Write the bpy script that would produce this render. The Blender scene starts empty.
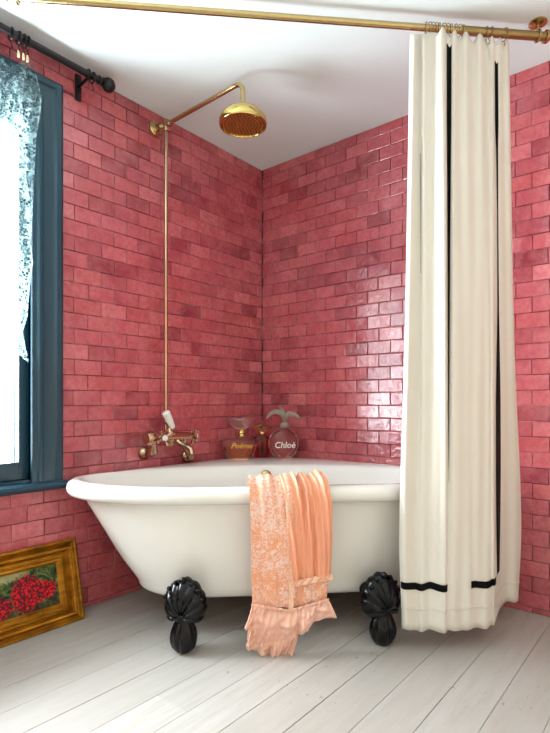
import bpy, bmesh, math, random
from mathutils import Vector, Matrix, noise as mnoise
random.seed(7)
C = bpy.context.scene.collection
PI = math.pi
R2 = math.sqrt(2)

# ------------------------------------------------------------------ camera
# world: the tiled corner is the origin, left wall is x = 0, back wall is y = 0, floor z = 0
CAMP = Vector((2.165, -2.503, 0.942))
FW = Vector((-0.6346, 0.7728, 0)).normalized()
RT = Vector((0.7728, 0.6346, 0)).normalized()
F = 509.0
H = 2.45
def ray(px, py): return FW + RT * ((px - 275) / F) + Vector((0, 0, (403 - py) / F))
def at_x(px, py, x): r = ray(px, py); return CAMP + r * ((x - CAMP.x) / r.x)
def at_y(px, py, y): r = ray(px, py); return CAMP + r * ((y - CAMP.y) / r.y)
def at_z(px, py, z): r = ray(px, py); return CAMP + r * ((z - CAMP.z) / r.z)
def at_v(px, py, v):                      # v runs along the diagonal into the corner
    r = ray(px, py); n = Vector((-1, 1, 0)) / R2
    return CAMP + r * ((v - CAMP.dot(n)) / r.dot(n))
def uv(u, v, z=0): return Vector(((u - v) / R2, (u + v) / R2, z))
UD = Vector((1, 1, 0)) / R2; VD = Vector((-1, 1, 0)) / R2

cam = bpy.data.objects.new('camera', bpy.data.cameras.new('camera'))
C.objects.link(cam); bpy.context.scene.camera = cam
cam.location = CAMP
cam.rotation_euler = FW.to_track_quat('-Z', 'Y').to_euler()
cam.data.sensor_fit = 'VERTICAL'; cam.data.sensor_height = 24
cam.data.lens = F / 733 * 24
cam.data.shift_y = 36.5 / 733
cam.data.clip_start = 0.02

# ------------------------------------------------------------------ materials
def lin(c):
    return tuple(((x / 255) / 12.92 if x / 255 <= 0.04045 else ((x / 255 + 0.055) / 1.055) ** 2.4) for x in c) + (1,)
class NT:
    def __init__(s, name):
        s.m = bpy.data.materials.new(name); s.m.use_nodes = True
        s.t = s.m.node_tree; s.b = s.t.nodes['Principled BSDF']; s.out = s.t.nodes['Material Output']
    def n(s, typ, **k):
        nd = s.t.nodes.new(typ)
        for a, b in k.items(): setattr(nd, a, b)
        return nd
    def l(s, a, b): s.t.links.new(a, b)
    def set(s, **k):
        for a, v in k.items(): s.b.inputs[a.replace('_', ' ')].default_value = v
        return s
    def noise(s, scale, detail=4, rough=.5, vec=None, dist=0):
        nd = s.n('ShaderNodeTexNoise'); nd.inputs['Scale'].default_value = scale
        nd.inputs['Detail'].default_value = detail; nd.inputs['Roughness'].default_value = rough
        nd.inputs['Distortion'].default_value = dist
        if vec is not None: s.l(vec, nd.inputs['Vector'])
        return nd
    def coord(s, scale=(1, 1, 1), loc=(0, 0, 0), rot=(0, 0, 0)):
        tc = s.n('ShaderNodeTexCoord'); mp = s.n('ShaderNodeMapping')
        mp.inputs['Scale'].default_value = scale; mp.inputs['Location'].default_value = loc; mp.inputs['Rotation'].default_value = rot
        s.l(tc.outputs['Object'], mp.inputs['Vector']); return mp.outputs['Vector']
    def ramp(s, fac, stops, interp='LINEAR'):
        r = s.n('ShaderNodeValToRGB'); r.color_ramp.interpolation = interp
        el = r.color_ramp.elements
        while len(el) < len(stops): el.new(0.5)
        for e, (p, c) in zip(el, stops): e.position = p; e.color = c if len(c) == 4 else lin(c)
        s.l(fac, r.inputs['Fac']); return r.outputs['Color']
    def mix(s, fac, a, b, mode='MIX'):
        m = s.n('ShaderNodeMix', data_type='RGBA', blend_type=mode)
        for i, v in ((0, fac), (6, a), (7, b)):
            if hasattr(v, 'is_output'): s.l(v, m.inputs[i])
            else: m.inputs[i].default_value = v if i == 0 or len(v) == 4 else lin(v)
        return m.outputs[2]
    def math(s, op, a, b=0.0, c=0.0):
        m = s.n('ShaderNodeMath', operation=op)
        for i, v in enumerate((a, b, c)):
            if hasattr(v, 'is_output'): s.l(v, m.inputs[i])
            else: m.inputs[i].default_value = v
        return m.outputs[0]
    def bump(s, h, strength=.3, dist=.01):
        b = s.n('ShaderNodeBump'); b.inputs['Strength'].default_value = strength; b.inputs['Distance'].default_value = dist
        s.l(h, b.inputs['Height']); s.l(b.outputs['Normal'], s.b.inputs['Normal']); return b
    def col(s, c): s.l(c, s.b.inputs['Base Color'])

def m_simple(name, c, rough=.5, metal=0.0, bscale=0, bstr=.2, bdist=.004, var=0.0, coat=0.0):
    t = NT(name); t.set(Roughness=rough, Metallic=metal, Coat_Weight=coat)
    c4 = lin(c)
    v = t.coord()
    n = t.noise(bscale or 12, 4, .6, v)
    dk = tuple(x * (1 - (var or .05)) for x in c4[:3]) + (1,)
    t.col(t.mix(n.outputs['Fac'], dk, c4))
    if bscale: t.bump(n.outputs['Fac'], bstr, bdist)
    return t.m

def m_tile():
    t = NT('glazed_pink_tile'); t.set(Roughness=.04, Specular_IOR_Level=1.0)
    g = t.n('ShaderNodeNewGeometry'); rnd = g.outputs['Random Per Island']
    v = t.coord()
    base = t.ramp(rnd, [(0, (138, 48, 60)), (.12, (160, 60, 72)), (.35, (182, 77, 88)), (.6, (194, 89, 100)), (.82, (190, 80, 85)), (1, (212, 112, 120))])
    n1 = t.noise(9, 5, .65, v, .6)
    c = t.mix(t.ramp(n1.outputs['Fac'], [(.35, (0, 0, 0)), (.7, (255, 255, 255))]), base, t.mix(.5, base, (226, 130, 134)))
    n3 = t.noise(45, 4, .7, v)
    c = t.mix(t.ramp(n3.outputs['Fac'], [(.42, (0, 0, 0)), (.75, (190, 190, 190))]), c, (150, 48, 62))
    t.col(c)
    # hand-made glaze: slow ripples that differ from tile to tile
    add = t.n('ShaderNodeVectorMath', operation='ADD'); t.l(v, add.inputs[0])
    comb = t.n('ShaderNodeCombineXYZ')
    for i in range(3): t.l(t.math('MULTIPLY', rnd, 7.0 + 3 * i), comb.inputs[i])
    t.l(comb.outputs[0], add.inputs[1])
    n2 = t.noise(38, 3, .6, add.outputs[0], .9)
    n5 = t.noise(110, 3, .6, add.outputs[0], .5)
    t.bump(t.math('MULTIPLY_ADD', n5.outputs['Fac'], .05, n2.outputs['Fac']), .40, .0045)
    return t.m
def m_grout():
    t = NT('grout'); t.set(Roughness=.9)
    n = t.noise(6, 4, .6, t.coord())
    t.col(t.ramp(n.outputs['Fac'], [(.38, (50, 26, 32)), (.5, (104, 60, 68)), (.62, (196, 138, 140))])); return t.m
def m_floor():
    t = NT('painted_floorboards'); t.set(Roughness=.42)
    g = t.n('ShaderNodeNewGeometry'); rnd = g.outputs['Random Per Island']
    base = t.ramp(rnd, [(0, (172, 167, 160)), (.5, (180, 176, 170)), (1, (189, 185, 179))])
    v = t.coord((9, .9, 9)); n = t.noise(4, 8, .65, v)
    c = t.mix(t.ramp(n.outputs['Fac'], [(.4, (0, 0, 0)), (.75, (255, 255, 255))]), base, (168, 160, 151))
    n2 = t.noise(34, 5, .75, t.coord((1.6, .8, 1)))
    mask = t.ramp(n2.outputs['Fac'], [(.63, (0, 0, 0)), (.66, (255, 255, 255))])
    n4 = t.noise(2.2, 3, .5, t.coord())
    mask2 = t.ramp(n4.outputs['Fac'], [(.5, (0, 0, 0)), (.62, (255, 255, 255))])
    c = t.mix(t.math('MULTIPLY', mask, mask2), c, (88, 74, 64))
    t.col(c); t.bump(n.outputs['Fac'], .25, .003); return t.m
def m_brass(name='brass', c=(204, 180, 126), rough=.2):
    t = NT(name); t.set(Metallic=1.0)
    n = t.noise(30, 4, .6, t.coord())
    t.col(t.mix(n.outputs['Fac'], tuple(c), tuple(int(x * .86) for x in c)))
    r = t.math('MULTIPLY_ADD', n.outputs['Fac'], .14, rough - .07); t.l(r, t.b.inputs['Roughness']); return t.m
def m_cloth(name, c, c2, weave=900, rough=.85, trans=0.25, bstr=.25):
    t = NT(name); t.set(Roughness=rough, Sheen_Weight=.12 if trans else 0, Specular_IOR_Level=.4 if trans else .15)
    v = t.coord(); n = t.noise(5, 4, .6, v)
    col = t.mix(n.outputs['Fac'], c, c2); t.col(col)
    w = t.noise(weave, 2, .5, v); t.bump(w.outputs['Fac'], bstr, .001)
    if trans:
        tr = t.n('ShaderNodeBsdfTranslucent'); t.l(col, tr.inputs['Color'])
        mx = t.n('ShaderNodeMixShader'); mx.inputs[0].default_value = trans
        t.l(t.b.outputs[0], mx.inputs[1]); t.l(tr.outputs[0], mx.inputs[2]); t.l(mx.outputs[0], t.out.inputs[0])
    return t.m
def m_glass(name, c, rough=.01, w=1.0, ior=1.42):
    t = NT(name); t.set(Base_Color=lin(c), Roughness=rough, Transmission_Weight=w, IOR=ior)
    n = t.noise(20, 2, .5, t.coord()); t.bump(n.outputs['Fac'], .05, .002)
    return t.m
def m_pane():
    t = NT('window_glass'); t.set(Base_Color=(1, 1, 1, 1), Roughness=.02, Metallic=1.0)
    tr = t.n('ShaderNodeBsdfTransparent'); mx = t.n('ShaderNodeMixShader'); mx.inputs[0].default_value = .06
    t.l(tr.outputs[0], mx.inputs[1]); t.l(t.b.outputs[0], mx.inputs[2]); t.l(mx.outputs[0], t.out.inputs[0]); return t.m
def m_lace_curtain():
    t = NT('curtain_lace'); t.set(Roughness=.9)
    v = t.coord((1, 1, 1)); n = t.noise(34, 5, .7, v, 1.2)
    vo = t.n('ShaderNodeTexVoronoi', feature='DISTANCE_TO_EDGE'); vo.inputs['Scale'].default_value = 95; t.l(v, vo.inputs['Vector'])
    t.col(t.mix(n.outputs['Fac'], (44, 74, 80), (132, 160, 160)))
    net = t.ramp(vo.outputs['Distance'], [(.06, (255, 255, 255)), (.12, (0, 0, 0))])
    motif = t.ramp(n.outputs['Fac'], [(.50, (0, 0, 0)), (.56, (255, 255, 255))])
    a = t.math('MAXIMUM', t.math('MULTIPLY', net, .55), t.math('MULTIPLY', motif, .85))
    tl = t.n('ShaderNodeBsdfTranslucent'); tl.inputs[0].default_value = lin((150, 176, 176))
    m0 = t.n('ShaderNodeMixShader'); m0.inputs[0].default_value = .45
    t.l(t.b.outputs[0], m0.inputs[1]); t.l(tl.outputs[0], m0.inputs[2])
    tr = t.n('ShaderNodeBsdfTransparent'); mx = t.n('ShaderNodeMixShader')
    t.l(a, mx.inputs[0]); t.l(tr.outputs[0], mx.inputs[1]); t.l(m0.outputs[0], mx.inputs[2]); t.l(mx.outputs[0], t.out.inputs[0])
    return t.m
def m_gown_lace():
    t = NT('peach_lace'); t.set(Roughness=.75)
    v = t.coord()
    n = t.noise(55, 4, .7, v, 1.8); n2 = t.noise(9, 3, .5, v)
    vo = t.n('ShaderNodeTexVoronoi', feature='DISTANCE_TO_EDGE'); vo.inputs['Scale'].default_value = 170; t.l(v, vo.inputs['Vector'])
    under = t.mix(n2.outputs['Fac'], (236, 142, 78), (250, 168, 132))
    net = t.ramp(vo.outputs['Distance'], [(.05, (255, 255, 255)), (.16, (0, 0, 0))])
    c = t.mix(t.math('MULTIPLY', net, .5), under, (255, 212, 190))
    # denser embroidered motifs high up and at the left edge of the panel
    motif = t.ramp(t.math('ADD', n.outputs['Fac'], t.math('MULTIPLY', t.math('SUBTRACT', n2.outputs['Fac'], .5), .5)), [(.5, (0, 0, 0)), (.58, (255, 255, 255))])
    c = t.mix(t.math('MULTIPLY', motif, .75), c, (255, 230, 220)); t.col(c)
    t.bump(t.math('ADD', motif, net), .5, .0015); return t.m
def m_trim_lace():
    t = NT('lace_trim'); t.set(Roughness=.8)
    vo = t.n('ShaderNodeTexVoronoi'); vo.inputs['Scale'].default_value = 260; t.l(t.coord(), vo.inputs['Vector'])
    t.col(t.ramp(vo.outputs['Distance'], [(.2, (255, 232, 212)), (.6, (246, 184, 148))])); t.bump(vo.outputs['Distance'], .7, .002); return t.m
def m_gilt():
    t = NT('gilt_wood'); t.set(Metallic=.75, Roughness=.38)
    n = t.noise(22, 6, .7, t.coord((1, .4, 1))); n2 = t.noise(60, 4, .7, t.coord())
    c = t.ramp(n.outputs['Fac'], [(.3, (110, 66, 14)), (.5, (176, 118, 26)), (.75, (214, 160, 54))])
    c = t.mix(t.ramp(n2.outputs['Fac'], [(.68, (0, 0, 0)), (.76, (255, 255, 255))]), c, (226, 208, 170)); t.col(c)
    t.bump(n2.outputs['Fac'], .3, .002); return t.m
def m_painting():
    t = NT('oil_paint_flowers'); t.set(Roughness=.55, Specular_IOR_Level=.3)
    v = t.coord()      # object space: y along the wall, z up
    n = t.noise(28, 5, .7, v, 1.2); n2 = t.noise(10, 4, .6, v, .8)
    bg = t.ramp(n.outputs['Fac'], [(.3, (14, 24, 22)), (.45, (28, 48, 28)), (.56, (74, 92, 40)), (.68, (150, 150, 96))])
    sx = t.n('ShaderNodeSeparateXYZ'); t.l(v, sx.inputs[0])
    low = t.math('MULTIPLY_ADD', sx.outputs[2], -6.0, 1.15)          # lower part of the picture turns brown-purple
    bg = t.mix(t.math('MULTIPLY', t.ramp(low, [(.2, (0, 0, 0)), (.8, (255, 255, 255))]), .7), bg, (70, 24, 36))
    def blob(y0, z0, ry, rz):
        a = t.math('DIVIDE', t.math('SUBTRACT', sx.outputs[1], y0), ry); b = t.math('DIVIDE', t.math('SUBTRACT', sx.outputs[2], z0), rz)
        return t.math('SUBTRACT', 1.0, t.math('SQRT', t.math('ADD', t.math('MULTIPLY', a, a), t.math('MULTIPLY', b, b))))
    def mask(bl, k=1.1, lo=.46, hi=.54):
        return t.ramp(t.math('ADD', bl, t.math('MULTIPLY', t.math('SUBTRACT', n.outputs['Fac'], .5), k)), [(lo, (0, 0, 0)), (hi, (255, 255, 255))])
    sky = mask(blob(.36, .258, .15, .04), .8, .2, .5)
    bg = t.mix(t.math('MULTIPLY', sky, .6), bg, (190, 182, 130))
    vo = t.n('ShaderNodeTexVoronoi'); vo.inputs['Scale'].default_value = 95; t.l(v, vo.inputs['Vector'])
    red = t.ramp(t.math('ADD', t.math('MULTIPLY', vo.outputs['Distance'], .8), t.math('MULTIPLY', n2.outputs['Fac'], .5)), [(.24, (244, 96, 92)), (.36, (226, 26, 36)), (.55, (190, 12, 30)), (.75, (90, 6, 24))])
    m1 = mask(blob(.435, .17, .085, .10), 1.1, .25, .35); m2 = mask(blob(.515, .165, .06, .05), 1.1, .25, .35); m3 = mask(blob(.30, .14, .1, .07), 1.1, .25, .35)
    c = t.mix(t.math('MAXIMUM', t.math('MAXIMUM', m1, m2), m3), bg, red)
    t.col(c); t.bump(n.outputs['Fac'], .5, .003); return t.m

def dull(m, v):
    m.node_tree.nodes['Principled BSDF'].inputs['Specular IOR Level'].default_value = v; return m
M = dict(
    tile=m_tile(), grout=m_grout(), floor=m_floor(),
    gap=m_simple('floor_gap', (60, 48, 42), .9),
    ceiling=m_simple('ceiling_paint', (234, 246, 246), .9, bscale=40, bstr=.15, var=.02),
    plaster=m_simple('warm_plaster', (222, 208, 188), .9, bscale=30, bstr=.1, var=.02),
    teal=m_simple('teal_gloss_paint', (26, 62, 78), .3, bscale=25, bstr=.12, var=.12),
    pane=m_pane(),
    enamel=m_simple('white_enamel', (240, 238, 232), .12, var=.02, coat=.4),
    iron=dull(m_simple('black_gloss_iron', (4, 6, 10), .22, bscale=60, bstr=.3, bdist=.003, var=.3), .3),
    rodblack=m_simple('black_painted_steel', (5, 6, 10), .35, var=.3),
    brass=m_brass(), oldbrass=m_brass('aged_brass', (172, 146, 98), .32), nickel=m_brass('worn_pink_brass', (206, 168, 138), .16),
    gold=m_brass('polished_gold', (222, 194, 120), .12),
    porcelain=m_simple('porcelain', (242, 238, 232), .12, var=.02, coat=.5),
    linen=m_cloth('cream_linen', (247, 243, 234), (240, 233, 219), 700, .85, .18),
    ribbon=m_cloth('black_ribbon', (3, 3, 5), (5, 5, 8), 900, .7, 0),
    satin=m_cloth('peach_satin', (255, 172, 132), (255, 188, 154), 400, .42, .12, .08),
    ruffle=m_cloth('peach_ruffle', (255, 200, 176), (255, 214, 196), 500, .7, .2, .3),
    glace=m_gown_lace(), gtrim=m_trim_lace(), lace=m_lace_curtain(),
    gilt=m_gilt(), painting=m_painting(),
    board=m_simple('frame_backing_wood', (120, 86, 52), .8, bscale=20, var=.2),
    glass=m_glass('clear_glass', (250, 240, 238)), amber=m_glass('amber_perfume', (250, 176, 104), .02),
    redglass=m_glass('ruby_glass', (216, 30, 36), .03), frost=m_glass('frosted_glass', (216, 220, 202), .45, .7),
    pinkjuice=m_glass('pale_pink_perfume', (248, 196, 186), .02),
    goldprint=m_simple('gold_lettering', (232, 170, 70), .35, .5), whiteprint=m_simple('white_lettering', (250, 248, 244), .5),
    wax=m_simple('ivory_clip', (232, 214, 176), .4),
)

# ------------------------------------------------------------------ mesh helpers
class MB:
    def __init__(s): s.v = []; s.f = []; s.mi = []; s.uvl = None
    def add(s, vs, fs, mi=0):
        o = len(s.v); s.v += [Vector(p) for p in vs]
        for f in fs: s.f.append([i + o for i in f]); s.mi.append(mi)
        return s
    def box(s, a, b, mi=0):
        x0, y0, z0 = [min(p, q) for p, q in zip(a, b)]; x1, y1, z1 = [max(p, q) for p, q in zip(a, b)]
        return s.add([(x0, y0, z0), (x1, y0, z0), (x1, y1, z0), (x0, y1, z0), (x0, y0, z1), (x1, y0, z1), (x1, y1, z1), (x0, y1, z1)],
              [(0, 3, 2, 1), (4, 5, 6, 7), (0, 1, 5, 4), (1, 2, 6, 5), (2, 3, 7, 6), (3, 0, 4, 7)], mi)
    def loops(s, L, closed=True, cap0=True, cap1=True, mi=0):
        n = len(L[0]); vs = [p for l in L for p in l]; fs = []
        for k in range(len(L) - 1):
            for i in range(n if closed else n - 1):
                j = (i + 1) % n
                fs.append((k * n + i, k * n + j, (k + 1) * n + j, (k + 1) * n + i))
        if cap0 and closed: fs.append(tuple(range(n - 1, -1, -1)))
        if cap1 and closed: fs.append(tuple((len(L) - 1) * n + i for i in range(n)))
        return s.add(vs, fs, mi)
    def tube(s, pts, r, n=14, mi=0):
        pts = [Vector(p) for p in pts]; L = []; prev = None
        for i, p in enumerate(pts):
            d = (pts[min(i + 1, len(pts) - 1)] - pts[max(i - 1, 0)]).normalized()
            if prev is None:
                a = d.cross(Vector((0, 0, 1)) if abs(d.z) < .9 else Vector((1, 0, 0))).normalized()
            else: a = (prev - d * prev.dot(d)).normalized()
            prev = a; b = d.cross(a); rr = r[i] if isinstance(r, (list, tuple)) else r
            L.append([p + (a * math.cos(t * 2 * PI / n) + b * math.sin(t * 2 * PI / n)) * rr for t in range(n)])
        return s.loops(L, mi=mi)
    def lathe(s, prof, c, axis=(0, 0, 1), n=28, ridge=None, mi=0):
        ax = Vector(axis).normalized(); a = ax.cross(Vector((0, 0, 1)) if abs(ax.z) < .9 else Vector((1, 0, 0))).normalized(); b = ax.cross(a)
        c = Vector(c); L = []
        for r, h in prof:
            row = []
            for i in range(n):
                t = i * 2 * PI / n; k = ridge(t, h) if ridge else 1
                row.append(c + ax * h + (a * math.cos(t) + b * math.sin(t)) * max(r, 1e-4) * k)
            L.append(row)
        return s.loops(L, mi=mi)
    def torus(s, c, axis, R, r, n=24, m=8, mi=0):
        ax = Vector(axis).normalized(); a = ax.cross(Vector((0, 0, 1)) if abs(ax.z) < .9 else Vector((1, 0, 0))).normalized(); b = ax.cross(a)
        c = Vector(c); L = []
        for i in range(n + 1):
            t = i * 2 * PI / n; d = a * math.cos(t) + b * math.sin(t)
            L.append([c + d * R + (d * math.cos(q * 2 * PI / m) + ax * math.sin(q * 2 * PI / m)) * r for q in range(m)])
        return s.loops(L, cap0=False, cap1=False, mi=mi)
    def grid(s, fn, nu, nv, mi=0):
        vs = [fn(i / nu, j / nv) for j in range(nv + 1) for i in range(nu + 1)]
        fs = [(j * (nu + 1) + i, j * (nu + 1) + i + 1, (j + 1) * (nu + 1) + i + 1, (j + 1) * (nu + 1) + i) for j in range(nv) for i in range(nu)]
        return s.add(vs, fs, mi)
    def build(s, name, mat, parent=None, loc=None, smooth=True, weld=True, solid=0, bevel=0, subdiv=0, angle=40):
        root = parent
        while root is not None and root.parent is not None: root = root.parent
        org = Vector(root.location) if root is not None else Vector(loc or (0, 0, 0))
        me = bpy.data.meshes.new(name)
        me.from_pydata([tuple(p - org) for p in s.v], [], s.f)
        mats = mat if isinstance(mat, (list, tuple)) else [mat]
        for m in mats: me.materials.append(m)
        for p, i in zip(me.polygons, s.mi): p.material_index = i
        bm = bmesh.new(); bm.from_mesh(me)
        if weld: bmesh.ops.remove_doubles(bm, verts=bm.verts, dist=1e-5)
        bmesh.ops.recalc_face_normals(bm, faces=bm.faces)
        bm.to_mesh(me); bm.free()
        if smooth:
            for p in me.polygons: p.use_smooth = True
            me.set_sharp_from_angle(angle=math.radians(angle))
        o = bpy.data.objects.new(name, me); C.objects.link(o)
        if parent is not None: o.parent = parent
        else: o.location = org
        if solid:
            md = o.modifiers.new('solid', 'SOLIDIFY'); md.thickness = solid; md.offset = 0
        if bevel:
            md = o.modifiers.new('bevel', 'BEVEL'); md.width = bevel; md.segments = 2; md.limit_method = 'ANGLE'
        if subdiv:
            md = o.modifiers.new('sub', 'SUBSURF'); md.levels = subdiv; md.render_levels = subdiv
        return o
def tag(o, label=None, cat=None, group=None, kind=None):
    if label: o['label'] = label
    if cat: o['category'] = cat
    if group: o['group'] = group
    if kind: o['kind'] = kind
    return o
def thing(name, loc, label=None, cat=None, group=None, kind=None):
    o = bpy.data.objects.new(name, None); C.objects.link(o); o.location = loc; o.empty_display_size = .05
    return tag(o, label, cat, group, kind)
def lerp(a, b, t): return a + (b - a) * t
def smooth01(t): t = max(0, min(1, t)); return t * t * (3 - 2 * t)
def interp(tab, x):
    if x <= tab[0][0]: return tab[0][1]
    for (a, p), (b, q) in zip(tab, tab[1:]):
        if x <= b:
            t = (x - a) / (b - a)
            return lerp(p, q, t)
    return tab[-1][1]
def catmull(P, t, closed=False):
    n = len(P); N = n if closed else n - 1
    x = t * N; i = min(int(x), N - 1); f = x - i
    g = (lambda k: P[k % n]) if closed else (lambda k: P[max(0, min(n - 1, k))])
    a, b, c, d = g(i - 1), g(i), g(i + 1), g(i + 2)
    return tuple(.5 * (2 * q + (r - p) * f + (2 * p - 5 * q + 4 * r - w) * f * f + (3 * q - p - 3 * r + w) * f ** 3) for p, q, r, w in zip(a, b, c, d))

# ------------------------------------------------------------------ the room
RX, RY = 3.5, -4.5                      # room reaches x = 3.5 and y = -4.5
# windows: (outer casing rectangle) on the left wall; opening is .14 inside it
W1 = dict(a=-2.62, b=-1.366, z0=.605, z1=2.336)
W_FILL = dict(a=-4.20, b=-2.95, z0=.605, z1=2.336)  # unseen extra window, added so light reaches the tub front
ROW, TW = .0697, .1385
def tile_box(mb, p0, ax, up, out, w, h):
    """one glazed tile with softened edges; p0 lower corner on the wall plane"""
    t = .007; b = .0028; g = .0012
    tilt = [max(-.0010, min(.0010, random.gauss(0, .0008))) for _ in range(3)]; tilt[0] = abs(tilt[0]) * .5
    def q(a, c, d):
        k = tilt[0] + tilt[1] * (a / w - .5) * 2 + tilt[2] * (c / h - .5) * 2 if d > 0 else 0
        return p0 + ax * a + up * c + out * (d + k)
    r = lambda e, d: [q(g + e, g + e, d), q(w - g - e, g + e, d), q(w - g - e, h - g - e, d), q(g + e, h - g - e, d)]
    mb.loops([r(0, -.002), r(0, t - b), r(b * .35, t - b * .35), r(b, t)], cap0=False, cap1=True, mi=1)
def tiled(name, ax, u_rng, out, holes, phase):
    mb = MB(); up = Vector((0, 0, 1)); n0 = len(mb.v)
    zmin = .930 - 14 * ROW
    k = 0
    while zmin + k * ROW < H:
        z0 = max(0, zmin + k * ROW); z1 = min(H, zmin + (k + 1) * ROW)
        if z1 - z0 > .012:
            off = phase + (TW / 2 if k % 2 else 0) + random.gauss(0, .0015)
            i = math.floor((u_rng[0] - off) / TW)
            while off + i * TW < u_rng[1]:
                a = max(u_rng[0], off + i * TW); b = min(u_rng[1], off + (i + 1) * TW)
                segs = [(a, b, z0, z1)]
                for (ha, hb, hz0, hz1) in holes:
                    ns = []
                    for (a_, b_, c_, d_) in segs:
                        if b_ <= ha or a_ >= hb or d_ <= hz0 or c_ >= hz1: ns.append((a_, b_, c_, d_)); continue
                        if c_ < hz0 - .006: ns.append((a_, b_, c_, hz0))
                        elif d_ > hz1 + .006: ns.append((a_, b_, hz1, d_))
                        elif a_ < ha - .006: ns.append((a_, ha, c_, d_))
                        elif b_ > hb + .006: ns.append((hb, b_, c_, d_))
                    segs = ns
                for (a_, b_, c_, d_) in segs:
                    if b_ - a_ > .012 and d_ - c_ > .012:
                        tile_box(mb, ax * a_ + up * c_, ax, up, out, b_ - a_, d_ - c_)
                i += 1
        k += 1
    return mb
# left wall, with holes for the window and the added fill window
def wall_pieces(mb, x0, x1, y0, y1, holes):
    ys = y0
    for (a, b, c, d) in sorted(holes):
        mb.box((x0, ys, 0), (x1, a, H)); mb.box((x0, a, 0), (x1, b, c)); mb.box((x0, a, d), (x1, b, H)); ys = b
    mb.box((x0, ys, 0), (x1, y1, H))
holes = [(w['a'] + .10, w['b'] - .10, w['z0'] + .0, w['z1'] - .10) for w in (W1, W_FILL)]
mb = tiled('wall_left', Vector((0, 1, 0)), (RY, -.007), Vector((1, 0, 0)), [(w['a'], w['b'], w['z0'] - .02, w['z1']) for w in (W1, W_FILL)], -1.373 + TW / 2 + TW * 40 - TW * 40)
wall_pieces(mb, -.25, .003, RY, .0, holes)
tag(mb.build('wall_left', [M['grout'], M['tile']], smooth=False, weld=False), kind='structure')
mb = tiled('wall_back', Vector((1, 0, 0)), (.007, RX), Vector((0, -1, 0)), [], 1.6076)
mb.box((-.25, -.003, 0), (RX, .2, H))
tag(mb.build('wall_back', [M['grout'], M['tile']], smooth=False, weld=False), kind='structure')
mb = MB().box((RX, RY, 0), (RX + .2, .2, H)); tag(mb.build('wall_right', M['plaster'], smooth=False), kind='structure')
mb = MB().box((-.25, RY - .2, 0), (RX + .2, RY, H)); tag(mb.build('wall_front', M['plaster'], smooth=False), kind='structure')
mb = MB().box((-.25, RY - .2, H), (RX + .2, .2, H + .15)); tag(mb.build('ceiling', M['ceiling'], smooth=False), kind='structure')
# floorboards run along the left wall
mb = MB(); mb.box((-.25, RY - .2, -.12), (RX + .2, .2, -.022))
BW = .1435; x = 1.69 - BW * 12; rr = random.Random(3)
seams = {}
while x < RX:
    y = RY - rr.uniform(0, 1.2) - .1
    while y < .0:
        L = rr.uniform(1.7, 2.9); y1 = min(y + L, .0)
        a, b = max(x, 0) + .0006, min(x + BW, RX) - .0006; c, d = max(y, RY) + .0004, y1 - .0004
        if b > a and d > c:
            dz = rr.uniform(-.0012, 0); e = .0011
            r = lambda q, z: [(a + q, c + q, z), (b - q, c + q, z), (b - q, d - q, z), (a + q, d - q, z)]
            mb.loops([r(0, -.022), r(0, dz - e), r(e, dz)], cap0=False, mi=1)
        y = y1
    x += BW
tag(mb.build('floor', [M['gap'], M['floor']], smooth=False, weld=False), kind='structure')

def window_left(name, w, panes=True):
    root = thing(name, (0, (w['a'] + w['b']) / 2, w['z0']), kind='structure')
    a, b, z0, z1 = w['a'], w['b'], w['z0'], w['z1']; cw = .13
    # casing: moulded architrave round three sides
    prof = [(0, 0), (0, .028), (.012, .034), (.03, .034), (.038, .026), (.05, .022), (.085, .022), (.092, .028), (.104, .028), (.112, .018), (cw, .016), (cw, -.02)]
    m = MB(); L = []
    for (s, d) in prof:   # s inward from outer edge, d out of wall
        L.append([(d, b - s, z0), (d, b - s, z1 - s), (d, a + s, z1 - s), (d, a + s, z0)])
    m.loops(L, closed=False); m.build('window_casing', M['teal'], root, angle=25)
    oa, ob, ot = a + cw, b - cw, z1 - cw
    m = MB()  # reveal lining
    m.box((-.2, ob, z0), (.001, ob + .03, ot)); m.box((-.2, oa - .03, z0), (.001, oa, ot)); m.box((-.2, oa - .03, ot), (.001, ob + .03, ot + .03))
    m.build('reveal_lining', M['teal'], root, smooth=False)
    m = MB()  # sash
    sx0, sx1 = -.075, -.032; st = .034; rb = .075
    m.box((sx0, ob - st, z0 + .012), (sx1, ob, ot)); m.box((sx0, oa, z0 + .012), (sx1, oa + st, ot))
    m.box((sx0, oa + st, z0 + .012), (sx1, ob - st, z0 + .012 + rb)); m.box((sx0, oa + st, ot - .10), (sx1, ob - st, ot))
    m.build('sash', M['teal'], root, smooth=False, bevel=.004)
    m = MB(); m.box((-.056, oa + st - .004, z0 + rb), (-.052, ob - st + .004, ot - .096)); m.build('window_pane', M['pane'], root, smooth=False)
    m = MB(); m.box((-.2, oa, z0 - .03), (.0, ob, z0 + .012)); m.build('inner_sill', M['teal'], root, smooth=False)
    m = MB(); L = []
    for (d, z) in [(-.005, z0 - .034), (.045, z0 - .034), (.055, z0 - .026), (.058, z0 - .016), (.055, z0 - .006), (.046, z0), (-.005, z0)]:
        L.append((d, z))
    m.loops([[(d, a - .012, z) for d, z in L], [(d, b + .008, z) for d, z in L]]); m.build('window_sill', M['teal'], root, angle=30)
    return root
window_left('window_1', W1)
window_left('fill_window', W_FILL)  # added out of view, for fill light only
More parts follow.
